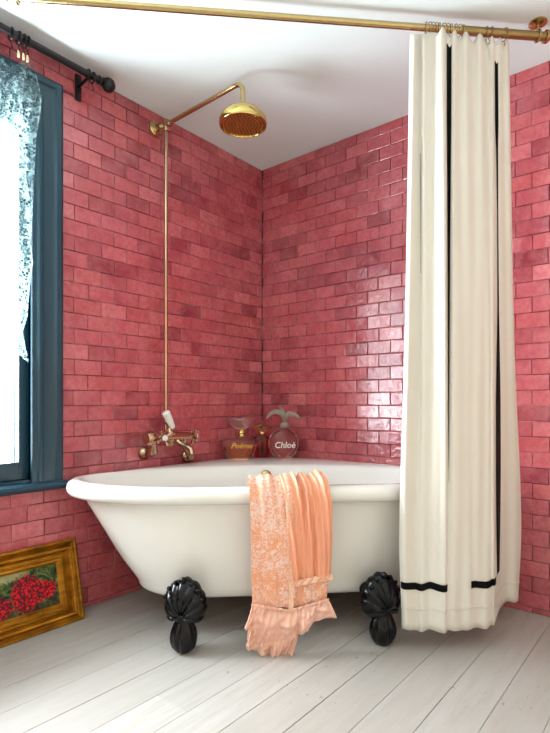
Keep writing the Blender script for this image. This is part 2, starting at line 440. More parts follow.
# ------------------------------------------------------------------ bathtub
def mirror(h): return h + [(-u, v) for u, v in h[-2:0:-1]]
O = mirror([(0, -1.365), (.25, -1.366), (.45, -1.360), (.63, -1.318), (.78, -1.242), (.878, -1.14), (.916, -1.03), (.90, -.928), (.75, -.782), (.55, -.582), (.32, -.352), (.14, -.245), (0, -.222)])
I = mirror([(0, -1.298), (.25, -1.299), (.43, -1.292), (.60, -1.256), (.73, -1.188), (.825, -1.10), (.858, -1.01), (.833, -.92), (.72, -.83), (.59, -.75), (.40, -.685), (.19, -.648), (0, -.64)])
B = mirror([(0, -1.245), (.20, -1.245), (.36, -1.238), (.49, -1.202), (.575, -1.135), (.616, -1.055), (.622, -.97), (.595, -.89), (.51, -.82), (.42, -.75), (.28, -.69), (.13, -.66), (0, -.65)])
NS = 144
def res(Lp): return [Vector((*catmull(Lp, i / NS, True), 0)) for i in range(NS)]
O, I, B = res(O), res(I), res(B)
def inset(Lp, e):
    out = []
    for i, p in enumerate(Lp):
        d = (Lp[(i + 1) % NS] - Lp[i - 1]).normalized(); n = Vector((-d.y, d.x, 0))
        out.append(p + n * e)
    return out
def lp(A, Bq, t): return [a.lerp(b, t) for a, b in zip(A, Bq)]
def at_h(Lp, z): return [uv(p.x, p.y, z) for p in Lp]
def shrink(Lp, k, c=Vector((0, -.95, 0))): return [c + (p - c) * k for p in Lp]
ZT = .618
tub = thing('clawfoot_bathtub', uv(0, -.95, 0), 'white enamel corner bathtub with rolled rim on black claw feet', 'bathtub')
T = inset(O, .062)
m = MB(); L = []
for k in (.02, .3, .6, .85): L.append(at_h(shrink(inset(B, .05), k), .147))
L.append(at_h(inset(B, .035), .149)); L.append(at_h(inset(B, .016), .157)); L.append(at_h(inset(B, .004), .172))
for z, f in ((.19, .0), (.205, .05), (.235, .15), (.275, .28), (.33, .43), (.39, .58), (.45, .735), (.51, .885), (.556, 1)):
    L.append(at_h(lp(B, T, f), z))
m.loops(L, cap1=False); m.build('tub_body', M['enamel'], tub, angle=80)
m = MB(); L = []     # rolled rim and the wide corner ledge
for e, z in ((.062, .552), (.045, .5505), (.024, .552), (.009, .560), (.001, .574), (0, .586), (.003, .600), (.012, .611), (.026, .617), (.034, ZT)): L.append(at_h(inset(O, e), z))
for t, z in ((-.012, ZT), (-.004, ZT - .003), (.003, ZT - .009), (.009, ZT - .02)):
    L.append(at_h(inset(I, t), z))
IB = inset(B, .06)
for z, f in ((.55, .06), (.48, .16), (.40, .3), (.33, .44), (.27, .6), (.235, .74), (.21, .88), (.198, 1.0)):
    L.append(at_h(lp(inset(I, .012), IB, f), z))
for k in (.8, .5, .2, .02): L.append(at_h(shrink(IB, k), .196))
m.loops(L, cap0=False); m.build('rolled_rim_and_basin', M['enamel'], tub, angle=80)

def foot(pos, out, name='claw_foot'):
    out = Vector(out).normalized(); lat = Vector((0, 0, 1)).cross(out).normalized(); P = Vector(pos)
    def W(x, y, z): return P + lat * x + out * y + Vector((0, 0, z))
    m = MB()
    # ball: ribbed bulb narrowing to the ankle
    prof = [(.0, .0), (.02, .0), (.032, .006), (.044, .022), (.050, .042), (.051, .060), (.047, .082), (.040, .100), (.034, .114), (.031, .124), (.034, .130), (.038, .136), (.036, .143), (.030, .148), (.0, .152)]
    n = 48; L = []
    for r, h in prof:
        k = smooth01(h / .03) * (1 - smooth01((h - .105) / .02))
        L.append([W(r * (1 + .17 * k * abs(math.cos(t * 2 * PI / n * 5)) - .10 * k) * math.cos(t * 2 * PI / n), r * (1 + .17 * k * abs(math.cos(t * 2 * PI / n * 5)) - .10 * k) * math.sin(t * 2 * PI / n) * .92, h) for t in range(n)])
    m.loops(L)
    f = m.build(name, M['iron'], tub, angle=60)
    # scallop shell fanning up from the ankle
    m = MB(); nr, na = 12, 84; rows_f = []; rows_b = []
    for j in range(nr + 1):
        r = j / nr; rf = []; rb = []
        for i in range(na + 1):
            th = lerp(-2.0, 2.0, i / na)
            lob = abs(math.sin(th / 4.0 * PI * 9 + PI / 2))
            scal = 1 + .055 * (lob - .5) * smooth01((r - .6) / .4)
            Rr = (.134 - .060 * (abs(th) / 2.0) ** 1.4) * r * scal
            x = math.sin(th) * Rr * .84; z = .140 + math.cos(th) * Rr + .0
            dome = .030 * math.sin(min(1, r * .98) * PI) ** .8 + .012 * (1 - r)
            rib = .007 * (lob ** .7) * smooth01(r / .3)
            edge = (1 - smooth01((r - .85) / .15))
            rf.append(W(x, .004 + (dome + rib) * (.35 + .65 * edge) - .012 * r, z)); rb.append(W(x * .97, -.022 - .012 * r, .140 + (z - .140) * .97))
        rows_f.append(rf); rows_b.append(rb)
    nn = na + 1
    vs = [p for r_ in rows_f for p in r_] + [p for r_ in rows_b for p in r_]
    o = nn * (nr + 1); fs = []
    for j in range(nr):
        for i in range(na):
            a = j * nn + i; fs.append((a, a + 1, a + nn + 1, a + nn)); fs.append((o + a, o + a + nn, o + a + nn + 1, o + a + 1))
        for i in (0, na):
            a = j * nn + i; fs.append((a, a + nn, o + a + nn, o + a))
    for i in range(na): a = nr * nn + i; fs.append((a, a + 1, o + a + 1, o + a))
    m.add(vs, fs)
    # beads along the crown
    for k in range(7):
        th = lerp(-.95, .95, k / 6); Rr = .130 - .060 * (abs(th) / 2.0) ** 1.4
        c = W(math.sin(th) * Rr * .84, .006, .140 + math.cos(th) * Rr); s_ = .0085 + (.006 if k == 3 else 0)
        m.lathe([(0, -s_), (s_ * .7, -s_ * .7), (s_, 0), (s_ * .7, s_ * .7), (0, s_)], c, (0, 0, 1), 10)
    # scroll over the ankle
    for sgn in (-1, 1): m.torus(W(.022 * sgn, .024, .147), lat.cross(Vector((0, 0, 1))), .011, .006, 14, 6)
    m.build('scallop_shell', M['iron'], f, angle=60)
    # bracket that bolts the foot under the tub
    m = MB(); m.tube([W(0, -.006, .13), W(0, -.05, .16), W(0, -.12, .185)], [.028, .03, .026], 12)
    m.build('mounting_bracket', M['iron'], f, angle=60)
foot(uv(-.395, -1.345, 0), -VD * .93 - UD * .36)
foot(uv(.375, -1.362, 0), -VD * .90 + UD * .34)
foot(uv(-.42, -.74, 0), VD * .5 - UD)
foot(uv(.42, -.74, 0), VD * .5 + UD)
# brass overflow plate on the inside back of the basin
m = MB(); oc = at_v(266, 474.5, -.672); oc = uv(oc.dot(UD), -.676, .566)
m.lathe([(0, -.006), (.028, -.006), (.028, .002), (.023, .007), (.012, .009), (0, .009)], oc, (-VD + Vector((0, 0, .2))).normalized(), 28)
m.build('overflow_plate', M['brass'], tub)

# ------------------------------------------------------------------ shower and bath tap on the left wall
YR = -.787; XR = .075
def onr(px, py, x=XR): return at_x(px, py, x)
pr = onr(166, 300); YR = pr.y
zt = 2.392
sh = thing('exposed_shower', (0, YR, .69), 'brass exposed shower with round rose above the bath', 'shower')
m = MB(); m.tube([(XR, YR, .80), (XR, YR, 2.0), (XR, YR, zt - .03)], .0095, 14); m.build('riser_pipe', M['nickel'], sh)
m = MB()
m.lathe([(0, 0.006), (.038, .006), (.038, .012), (.032, .018), (.018, .022), (.014, .03), (.014, .05), (.0, .05)], (.005, YR - .018, zt - .03), (1, 0, 0), 28)
m.tube([(.05, YR - .018, zt - .03), (XR, YR, zt - .03)], .012, 12)
m.build('wall_flange', M['brass'], sh)
ea = at_y(240, 93, YR)
m = MB(); m.lathe([(0, -.03), (.015, -.03), (.017, -.024), (.015, -.01), (.019, 0), (.015, .012), (.013, .03), (0, .03)], (XR, YR, zt - .025), (0, 0, 1), 20)
m.lathe([(0, 0), (.016, 0), (.016, .03), (.012, .035), (0, .035)], (XR, YR, zt - .022), (1, 0, 0), 20)
m.build('elbow_fitting', M['nickel'], sh)
hx = at_y(243, 126, YR); ze = 2.375; zf = hx.z
m = MB(); pts = [(XR, YR, zt - .022)]
for k in range(9):
    a = k / 8 * PI / 2; pts.append((hx.x - .045 + .045 * math.sin(a), YR, ze - .045 + .045 * math.cos(a)))
pts.append((hx.x, YR, zf + .075)); m.tube(pts, .0105, 14); m.build('shower_arm', M['brass'], sh)
m = MB(); hr = .106
m.lathe([(0, .096), (.015, .096), (.019, .088), (.016, .080), (.030, .078), (.032, .072), (.058, .068), (.080, .058), (.094, .044), (.098, .034), (.103, .032), (.103, .027), (hr, .024), (hr, .004), (hr - .002, .0), (hr - .006, .0), (hr - .008, .006), (0, .006)], (hx.x, YR, zf), (0, 0, 1), 56)
head = m.build('shower_rose', M['gold'], sh, angle=35)
m = MB()
for ring in range(1, 7):
    for k in range(ring * 6):
        a = k / (ring * 6) * 2 * PI; c = (hx.x + math.cos(a) * ring * .0145, YR + math.sin(a) * ring * .0145, zf + .0065)
        m.lathe([(.0034, .0), (.0030, -.004), (0, -.0045)], c, (0, 0, 1), 6)
m.build('spray_nozzles', M['oldbrass'], head)
# mixer
def jp(px, py, x): return at_x(px, py, x)
zb = jp(172, 437, .11).z; yb0 = jp(150, 437, .11).y; yb1 = jp(188, 437, .11).y; XB = .11
m = MB(); ym = YR
m.tube([(XB, yb0, zb), (XB, yb0 + .05, zb), (XB, ym, zb), (XB, yb1 - .02, zb), (XB, yb1, zb)], [.026, .021, .028, .021, .021], 20)
m.lathe([(0, -.045), (.014, -.045), (.024, -.03), (.026, -.01), (.024, .01), (.03, .02), (.022, .03), (.013, .05), (.011, .07), (0, .07)], (XB, ym, zb), (0, 0, 1), 24)
m.tube([(XB, ym, zb + .06), (XR, ym, zb + .075), (XR, ym, zb + .1)], [.011, .012, .0105], 14)
m.lathe([(0, -.02), (.026, -.02), (.034, -.015), (.036, .012), (.028, .024), (0, .026)], (XB, yb0, zb), (0, -1, 0), 22)
m.build('mixer_body', M['nickel'], sh, angle=50)
for yy, pxl, pyl in ((yb0 + .02, 144, 453), (yb1 - .03, 187, 456)):
    w = at_x(pxl, pyl, .012); m = MB()
    m.tube([(XB, yy, zb - .005), (XB, yy, zb - .04), (XB - .005, lerp(yy, w.y, .3), zb - .065), (XB - .03, lerp(yy, w.y, .7), w.z + .004), (.05, w.y, w.z), (.02, w.y, w.z)], [.018, .016, .021, .021, .018, .016], 16)
    m.lathe([(0, 0), (.036, 0), (.036, .008), (.026, .018), (.018, .034), (0, .034)], (.011, w.y, w.z), (1, 0, 0), 24)
    m.torus((XB, yy, zb - .03), (0, 0, 1), .014, .004)
    m.build('wall_elbow', M['nickel'], sh, angle=50)
def cross_handle(c, ax):
    ax = Vector(ax).normalized(); c = Vector(c)
    m = MB(); m.lathe([(0, -.04), (.014, -.04), (.014, -.03), (.009, -.026), (.009, -.006), (.015, -.004), (.017, .004), (.013, .012), (0, .014)], c, ax, 20)
    a = ax.cross(Vector((0, 0, 1))).normalized(); b = ax.cross(a)
    for q in range(4):
        d = a * math.cos(q * PI / 2 + .5) + b * math.sin(q * PI / 2 + .5)
        m.tube([c + d * .01, c + d * .028, c + d * .034, c + d * .042, c + d * .046], [.0075, .0065, .0105, .0105, .003], 10)
    h = m.build('cross_handle', M['nickel'], sh, angle=50)
    m = MB(); m.lathe([(0, 0), (.015, 0), (.013, .005), (.006, .008), (0, .008)], c + ax * .013, ax, 16); m.build('porcelain_cap', M['porcelain'], h)
ch = at_x(164, 438, .165); cross_handle((.165, ch.y, ch.z), (1, -.25, 0))
m = MB(); m.tube([(XB, ch.y, zb), (.135, ch.y, ch.z)], .012, 14); m.build('valve_neck', M['nickel'], sh)
ch2 = at_x(194, 436, XB); cross_handle((XB, ch2.y, ch2.z), (.25, 1, 0))
m = MB(); m.tube([(XB, yb1 - .005, zb), (XB, ch2.y - .035, ch2.z)], .010, 14)
m.lathe([(0, -.012), (.017, -.012), (.02, 0), (.017, .012), (0, .012)], (XB, yb1 + .012, zb), (0, 1, 0), 18); m.build('valve_neck', M['nickel'], sh)
# spout
m = MB(); sp = at_x(182, 456, .21); m.tube([(XB, ym + .03, zb - .01), (.14, ym + .04, zb - .035), (.175, ym + .05, zb - .048), (.205, ym + .055, zb - .06), (.212, ym + .055, zb - .085)], [.015, .014, .013, .0135, .016], 16)
m.build('bath_spout', M['nickel'], sh)
# porcelain diverter handle, leaning back toward the wall
m = MB(); h0 = at_x(173, 428, .13); h1 = at_x(165.5, 411.5, .13)
m.tube([h0, h0.lerp(h1, .06), h0.lerp(h1, .5), h0.lerp(h1, .94), h1], [.011, .0145, .0185, .021, .014], 18)
lev = m.build('porcelain_lever', M['porcelain'], sh)
m = MB(); m.tube([(XB, ym, zb + .015), (.12, h0.y, h0.z - .015), tuple(h0)], [.010, .010, .011], 14); m.build('lever_neck', M['nickel'], lev)

# ------------------------------------------------------------------ perfume bottles on the corner ledge
def text_mesh(txt, size, shear, origin, mat, name, parent, xd, extr=.0008):
    cu = bpy.data.curves.new('t', 'FONT'); cu.body = txt; cu.size = size; cu.shear = shear; cu.extrude = extr; cu.align_x = 'CENTER'; cu.resolution_u = 3
    cu.offset = size * .012
    to = bpy.data.objects.new('t', cu); C.objects.link(to); bpy.context.view_layer.update()
    dg = bpy.context.evaluated_depsgraph_get(); me = bpy.data.meshes.new_from_object(to.evaluated_get(dg))
    out = xd.cross(Vector((0, 0, 1)))        # faces the viewer side
    org = Vector(parent.location) if parent.parent is None else Vector(parent.parent.location)
    for v in me.vertices:
        p = Vector(origin) + xd * v.co.x + Vector((0, 0, 1)) * v.co.y + out * v.co.z; v.co = p - org
    bpy.data.objects.remove(to); me.materials.clear(); me.materials.append(mat); me.name = name
    o = bpy.data.objects.new(name, me); C.objects.link(o); o.parent = parent; return o
def flat_body(m, cx, cv, z0, outline, depth, nexp=2.6, rad=None):
    """closed solid: for each z a rounded plan of half width w and half depth d"""
    L = []
    for z, w, d in outline:
        row = []
        for i in range(40):
            t = i / 40 * 2 * PI; c, s = math.cos(t), math.sin(t)
            row.append(uv(cx + w * math.copysign(abs(c) ** (2 / nexp), c), cv + d * math.copysign(abs(s) ** (2 / nexp), s), z0 + z))
        L.append(row)
    m.loops(L)
    return m
ZL = ZT + .0006
pl = at_v(239.5, 458, -.325); ul = pl.dot(UD)
b1 = thing('perfume_bottle', uv(ul, -.325, ZL), 'wide tapered perfume bottle of amber scent with a gold neck', 'perfume bottle', 'perfume bottles on the bath ledge')
m = MB(); flat_body(m, ul, -.325, ZL, [(0, .066, .022), (.004, .072, .026), (.03, .086, .030), (.09, .112, .034), (.104, .112, .032), (.112, .092, .026), (.120, .03, .02), (.126, .018, .018), (.136, .018, .018)], 0, 3.0)
m.build('glass_body', M['glass'], b1, angle=50)
m = MB(); flat_body(m, ul, -.325, ZL, [(.010, .060, .018), (.03, .073, .022), (.07, .090, .025), (.0705, .0, .0)], 0, 3.0); m.build('amber_scent', M['amber'], b1, angle=50)
m = MB(); m.lathe([(0, .128), (.022, .128), (.024, .134), (.020, .142), (.024, .15), (.020, .158), (.022, .166), (.016, .174), (0, .176)], uv(ul + .012, -.325, ZL), (0, 0, 1), 20); m.build('gold_collar', M['gold'], b1, angle=50)
m = MB()
flat_body(m, ul + .008, -.325, ZL, [(.176, .028, .012), (.180, .042, .016), (.205, .066, .018), (.228, .074, .016), (.233, .070, .010), (.226, .03, .004)], 0, 2.4); m.build('fluted_glass_stopper', M['glass'], b1, angle=50)
text_mesh('Poême', .044, .35, uv(ul + .01, -.325 - .0345, ZL + .062), M['goldprint'], 'gold_script', b1, UD)

pc = at_v(283.5, 458, -.32); uc = pc.dot(UD)
b2 = thing('perfume_bottle', uv(uc, -.32, ZL), 'round clear perfume bottle with white lettering and frosted flower stopper', 'perfume bottle', 'perfume bottles on the bath ledge')
m = MB(); R0 = .091
prof = [(0, .042, .020)] + [(R0 + R0 * math.sin(a) * 1.0, max(.03, R0 * math.cos(a)), max(.016, .036 * math.cos(a) ** .7)) for a in [lerp(-1.12, 1.28, k / 16) for k in range(17)]]
zoff = R0 - R0 * math.sin(1.12); prof = [(0, .036, .018)] + [(z - zoff + .001, w, d) for z, w, d in prof[1:]]
flat_body(m, uc, -.32, ZL, prof + [(prof[-1][0] + .008, .02, .02), (prof[-1][0] + .016, .02, .02)], 0, 2.2)
ztop = ZL + prof[-1][0] + .016
m.build('glass_body', M['glass'], b2, angle=60)
m = MB(); flat_body(m, uc, -.32, ZL, [(z * .9 + .008, max(.001, w * .86), d * .68) for z, w, d in prof[1:9]] + [(prof[9][0] * .9 + .002, .001, .001)], 0, 2.2); m.build('pale_scent', M['pinkjuice'], b2, angle=60)
m = MB(); m.lathe([(0, 0), (.024, 0), (.027, .004), (.023, .01), (.026, .016), (.020, .026), (.014, .03), (0, .03)], Vector(uv(uc + .006, -.32, 0)) + Vector((0, 0, ztop - .006)), (0, 0, 1), 22); m.build('frosted_collar', M['frost'], b2, angle=50)
# stopper: two frosted lily petals bending out from the neck
m = MB()
zc = ztop + .02
def petal(pts, wd):
    L = []
    for k in range(13):
        x, z, r = catmull(pts, k / 12); row = []
        for i in range(14):
            a = i / 14 * 2 * PI; row.append((x, r * math.cos(a), r * math.sin(a) * .5, z))
        d = catmull(pts, min(1, k / 12 + .04)); e = catmull(pts, max(0, k / 12 - .04)); t = Vector((d[0] - e[0], 0, d[1] - e[1])).normalized(); nrm = Vector((-t.z, 0, t.x))
        L.append([uv(uc + .006 + x + nrm.x * (q[2]), -.32 + q[1] * wd, zc + z + nrm.z * q[2]) for q in row])
    m.loops(L)
petal([(0, 0, .012), (-.004, .03, .022), (-.024, .058, .032), (-.060, .066, .030), (-.090, .048, .020), (-.108, .024, .004)], .8)
petal([(0, 0, .012), (.006, .03, .022), (.022, .052, .032), (.050, .052, .030), (.078, .036, .022), (.098, .022, .004)], .8)
petal([(0, .0, .014), (-.004, .04, .026), (-.012, .07, .028), (-.022, .088, .016), (-.03, .096, .003)], .8)
m.build('flower_stopper', M['frost'], b2, angle=60)
text_mesh('Chloé', .050, .15, uv(uc + .004, -.32 - .0385, ZL + .062), M['whiteprint'], 'white_lettering', b2, UD)

pm = at_v(262, 456, -.275); um = pm.dot(UD)
b3 = thing('perfume_bottle', uv(um, -.272, ZL), 'small ruby red perfume bottle with gold cap between two larger bottles', 'perfume bottle', 'perfume bottles on the bath ledge')
m = MB(); flat_body(m, um, -.272, ZL, [(0, .038, .018), (.004, .042, .02), (.05, .052, .022), (.10, .056, .022), (.12, .048, .02), (.132, .02, .014), (.14, .016, .014)], 0, 2.6); m.build('ruby_glass_body', M['redglass'], b3, angle=50)
m = MB(); m.lathe([(0, .138), (.020, .138), (.022, .146), (.018, .152), (.0, .154)], uv(um, -.272, ZL), (0, 0, 1), 20)
m.build('gold_collar', M['gold'], b3, angle=50)
m = MB(); flat_body(m, um, -.272, ZL, [(.152, .014, .010), (.160, .040, .016), (.176, .062, .018), (.188, .050, .016), (.200, .022, .010), (.206, .004, .004)], 0, 2.2); m.build('amber_stopper', M['amber'], b3, angle=50)

# ------------------------------------------------------------------ brass shower rail hung from the ceiling
rc = at_z(540, 23, H); VR = -1.394; ue = rc.dot(UD)
ZR = at_v(543, 36.5, VR).z
rail = thing('shower_rail', uv(ue, VR, ZR), 'brass telescopic shower curtain rail under the ceiling', 'curtain rail')
uA = -1.02; uJ = at_v(462, 30, VR).dot(UD); uE = at_v(545, 37, VR).dot(UD)
m = MB(); m.tube([uv(uA, VR, ZR), uv(uJ + .05, VR, ZR)], .0125, 20); m.build('thin_pole', M['brass'], rail)
m = MB(); m.lathe([(0, 0), (.0165, 0), (.0165, uE - uJ), (0, uE - uJ)], uv(uJ, VR, ZR), UD, 24); m.build('outer_pole', M['oldbrass'], rail, angle=50)
m = MB(); m.lathe([(0, 0), (.018, 0), (.024, .003), (.024, .014), (.019, .020), (0, .022)], uv(uE - .004, VR, ZR), UD, 24); m.build('end_cap', M['brass'], rail, angle=40)
for uu in (uE - .03, uA + .04):
    m = MB(); m.torus(uv(uu, VR, ZR), UD, .020, .004, 24, 8); m.tube([uv(uu, VR, ZR + .019), uv(uu, VR, H - .004)], .006, 12)
    m.lathe([(0, 0), (.034, 0), (.034, -.005), (.02, -.01), (.008, -.013), (0, -.013)], uv(uu, VR, H), (0, 0, 1), 24); m.build('ceiling_bracket', M['brass'], rail, angle=40)

# ------------------------------------------------------------------ shower curtain
Hs = (38, 330, 530, 622)
CP = [  # px at four heights, v at four heights
    ((410, 405, 399.5, 402), (-1.385, -1.395, -1.400, -1.400)),
    ((414, 409, 405, 407), (-1.415, -1.420, -1.425, -1.425)),
    ((420, 420, 415, 416), (-1.392, -1.400, -1.412, -1.414)),
    ((424, 423, 422, 422), (-1.420, -1.418, -1.424, -1.432)),
    ((432, 432, 431, 430), (-1.405, -1.420, -1.428, -1.428)),
    ((438, 439, 439, 438), (-1.430, -1.440, -1.440, -1.442)),
    ((443, 445.5, 446, 445.5), (-1.436, -1.452, -1.448, -1.448)),
    ((449, 448.5, 448, 447.5), (-1.416, -1.425, -1.438, -1.440)),
    ((455, 453, 453, 453), (-1.425, -1.442, -1.444, -1.442)),
    ((460, 461, 462, 462), (-1.404, -1.440, -1.440, -1.430)),
    ((466, 469, 470, 470), (-1.422, -1.434, -1.435, -1.442)),
    ((473, 477, 477, 477), (-1.398, -1.430, -1.431, -1.424)),
    ((480, 485, 485, 485), (-1.418, -1.423, -1.424, -1.430)),
    ((487, 490, 491, 491), (-1.395, -1.416, -1.417, -1.410)),
    ((492, 493.5, 494, 494.5), (-1.408, -1.410, -1.410, -1.410)),
    ((496, 497.5, 497.5, 497.5), (-1.400, -1.36, -1.32, -1.30)),
    ((500, 501, 502, 501), (-1.405, -1.35, -1.26, -1.24)),
    ((503, 506, 508, 507), (-1.390, -1.33, -1.235, -1.20)),
    ((507, 512, 517, 515), (-1.400, -1.32, -1.22, -1.20)),
    ((509, 514, 521, 518), (-1.375, -1.30, -1.195, -1.17)),
]
Z_TOP = ZR - .034
def uvcol(k, hgt):      # hgt 0 top..1 bottom -> (u, v)
    py = lerp(38, 624, hgt)
    px = catmull_tab(CP[k][0], py); v = catmull_tab(CP[k][1], py)
    p = at_v(px, 403, v); return p.dot(UD), v
def catmull_tab(vals, py):
    xs = Hs
    for i in range(3):
        if py <= xs[i + 1] or i == 2:
            t = max(0, min(1.0, (py - xs[i]) / (xs[i + 1] - xs[i])))
            m0 = (vals[i + 1] - vals[max(i - 1, 0)]) / (xs[i + 1] - xs[max(i - 1, 0)]); m1 = (vals[min(i + 2, 3)] - vals[i]) / (xs[min(i + 2, 3)] - xs[i])
            d = xs[i + 1] - xs[i]
            return (2 * t ** 3 - 3 * t * t + 1) * vals[i] + (t ** 3 - 2 * t * t + t) * d * m0 + (3 * t * t - 2 * t ** 3) * vals[i + 1] + (t ** 3 - t * t) * d * m1
_cache = {}
def cur(s, h, off=0.0):
    key = round(h, 5)
    if key not in _cache: _cache[key] = [uvcol(k, min(1, max(0, h))) for k in range(len(CP))]
    ring = _cache[key]; u, v = catmull(ring, s)
    zb = .075 + .004 * math.sin(s * 37)
    z = lerp(Z_TOP + .010 * math.cos(s * 19 * PI) , zb, h)
    w = .0012 * math.sin(s * 90 + 3 * h) * (.2 + h)
    if off:
        u2, v2 = catmull(ring, min(1, s + .004)); u1, v1 = catmull(ring, max(0, s - .004)); n = Vector((v2 - v1, -(u2 - u1), 0)).normalized()
        return uv(u + n.x * off, v + w + n.y * off, z)
    return uv(u, v + w, z)
sc = thing('shower_curtain', uv(.7, VR, .04), 'cream linen shower curtain with black ribbon stripe hanging beside the bath', 'shower curtain')
m = MB(); m.grid(lambda s, h: cur(s, h), 300, 90); m.build('linen_panel', M['linen'], sc, solid=.0016, angle=180)
def h_of(py): return min(.999, (Z_TOP - (.942 - (py - 403) * 1.93 / F)) / (Z_TOP - .075))
def vribbon(s0, tab, name='black_ribbon', y0=None, y1=None):
    m = MB(); ys = [tab[0][0] + (tab[-1][0] - tab[0][0]) * k / 60 for k in range(61)]
    L = []
    for y in ys:
        w = interp(tab, y); sc_ = interp(s0, y) if isinstance(s0, list) else s0
        h = h_of(y); L.append([cur(sc_ + (q / 6 - .5) * w, h, .0035) for q in range(7)])
    m.loops(L, closed=False, cap0=False, cap1=False); return m.build(name, M['ribbon'], sc, solid=.001, angle=180)
NSG = len(CP) - 1
vribbon(7.0 / NSG, [(40, .05), (120, .055), (300, .046), (420, .032), (482, .008)])
vribbon(15.0 / NSG, [(50, .05), (115, .055), (140, .03), (200, .012), (300, .016), (400, .06), (480, .06), (585, .03)])
vribbon(2.2 / NSG, [(150, .006), (180, .013), (260, .008), (272, .003)])
def hribbon(sa, sb):
    m = MB(); m.grid(lambda a, b: cur(lerp(sa, sb, a), h_of(lerp(583.5, 590.5, b)), .0045), 90, 3); return m.build('black_ribbon', M['ribbon'], sc, solid=.001, angle=180)
hribbon(.35 / NSG, 6.2 / NSG); hribbon(10.1 / NSG, 14.2 / NSG)
m = MB()   # stitched hem
m.grid(lambda a, b: cur(lerp(0.0, 1.0, a), lerp(.962, .965, b), .0022), 260, 1); m.build('hem_stitching', M['linen'], sc, solid=.001, angle=180)
# rings: brass loops over the rail with a hook through the heading
def ring_obj(u, tilt, hookz):
    m = MB(); c = Vector(uv(u, VR, ZR - .004)); ax = (UD + VD * tilt).normalized()
    m.torus(c, ax, .0225, .0016, 26, 6)
    m.tube([c + Vector((0, 0, -.0225)), c + Vector((0, 0, -.032)) + VD * .003, c + Vector((0, 0, -.042)), c + Vector((0, 0, -.038)) - VD * .006], .0014, 6)
    m.lathe([(0, -.003), (.003, 0), (0, .003)], c + Vector((0, 0, .0245)), (0, 0, 1), 8)
    return m.build('curtain_ring', M['oldbrass'], loc=c)
pxs = [426, 429, 432, 435.5, 439, 443, 447, 451, 455, 459, 463, 486.5, 491, 504.5]
N_ = ['first', 'second', 'third', 'fourth', 'fifth', 'sixth', 'seventh', 'eighth', 'ninth', 'tenth', 'eleventh', 'twelfth', 'thirteenth']
for i, px in enumerate(pxs):
    o = ring_obj(at_v(px, 36, VR).dot(UD), random.uniform(-.25, .25), 0)
    if i < 11: lab = 'thin brass ring on the rail, %s from the left in the tight cluster of eleven' % N_[i]
    else: lab = ['thin brass ring on the rail, left one of the loose pair by the black ribbon', 'thin brass ring on the rail, right one of the loose pair by the black ribbon', 'lone thin brass ring holding the right end of the cream curtain'][i - 11]
    tag(o, lab, 'curtain ring', 'brass rings on the shower rail')

# ------------------------------------------------------------------ peach gown over the rim
VG = -1.392
def gz(py, v=VG): return at_v(285, py, v).z
def gu(px, v=VG): return at_v(px, 500, v).dot(UD)
gown = thing('peach_nightgown', uv(gu(290), VG, gz(664)), 'peach lace and satin nightgown with ruffled hem draped over the bath rim', 'nightgown')
OVER = [(-1.262, .50), (-1.268, .56), (-1.276, .607), (-1.292, .634), (-1.318, .645), (-1.345, .646), (-1.370, .636), (-1.388, .612), (-1.394, .58)]
def over_path(t, zend):
    """t 0..1: from inside the basin over the rim and down to zend"""
    k = .30
    if t < k: return catmull(OVER, t / k)
    z = lerp(OVER[-1][1], zend, (t - k) / (1 - k)); return (-1.394 - .006 * math.sin((t - k) / (1 - k) * PI), z)
def sheet(name, mat, pl, pr, zend, off, fold, ns=120, nt=90, lift=0.0, t0=0.0, solid=.002, top=0.0):
    def fn(s, t):
        t = lerp(t0, 1, t)
        ze = zend(s) if callable(zend) else zend
        v, z = over_path(t, ze)
        pyv = 403 + (.942 - z) * F / 1.93
        a, b = interp(pl, pyv), interp(pr, pyv)
        u = lerp(gu(a), gu(b), s)
        amp, f = fold(s, z)
        d = off + amp * f
        # push outward: up on the crest, forward on the hanging part
        if z > .61: n = Vector((0, -max(0, (-v - 1.325) / .05), 1)).normalized() if v < -1.30 else Vector((0, .6, 1)).normalized()
        else: n = Vector((0, -1, 0)) if v < -1.33 else Vector((0, 1, 0))
        return uv(u, v + n.y * d, z + n.z * d + (top * math.sin(s * 9 + 1) if z > .6 else 0))
    m = MB(); m.grid(fn, ns, nt); return m.build(name, mat, gown, solid=solid, angle=180)
def fold_lace(s, z):
    k = smooth01((.60 - z) / .2)
    return .005, .7 * math.sin(s * 13 + 1.2 * z * 3) + .3 * math.sin(s * 31 + z * 8) * (1 - .5 * k) + 1.0 * mnoise.noise(Vector((s * 5, z * 9, 1.3)))
def fold_satin(s, z):
    k = 1 - .35 * smooth01((.25 - z) / .1)
    ph = s * 21 + 5 * mnoise.noise(Vector((s * 2.5, z * 2.2, 9.0))) + 1.2 * z * (s - .5)
    return .010 * k, 1.0 - 1.5 * abs(math.sin(ph / 2 + .6)) ** 1.5 + .45 * math.sin(s * 47 + 6 * z) + 1.0 * mnoise.noise(Vector((s * 6, z * 2.5, 4.1)))
# backing layer joins everything
def fold_back(s, z): return .002, math.sin(s * 22)
sheet('satin_underlayer', M['satin'], [(476, 251), (520, 252), (600, 254)], [(476, 322), (490, 329), (540, 330), (600, 326)], gz(606), .0045, fold_back, 90, 70)
sheet('lace_panel', M['glace'], [(470, 252), (482, 249), (520, 250.5), (600, 252)], [(476, 292), (520, 294), (560, 291), (606, 291)], lambda s: gz(602 + 5 * s), .015, fold_lace, 130, 120)
sheet('gathered_satin', M['satin'], [(474, 276), (490, 281), (540, 288), (580, 292)], [(474, 318), (484, 327), (500, 330.5), (540, 331.5), (580, 330)], lambda s: gz(580 - 3 * s), .017, fold_satin, 220, 110, top=.002)
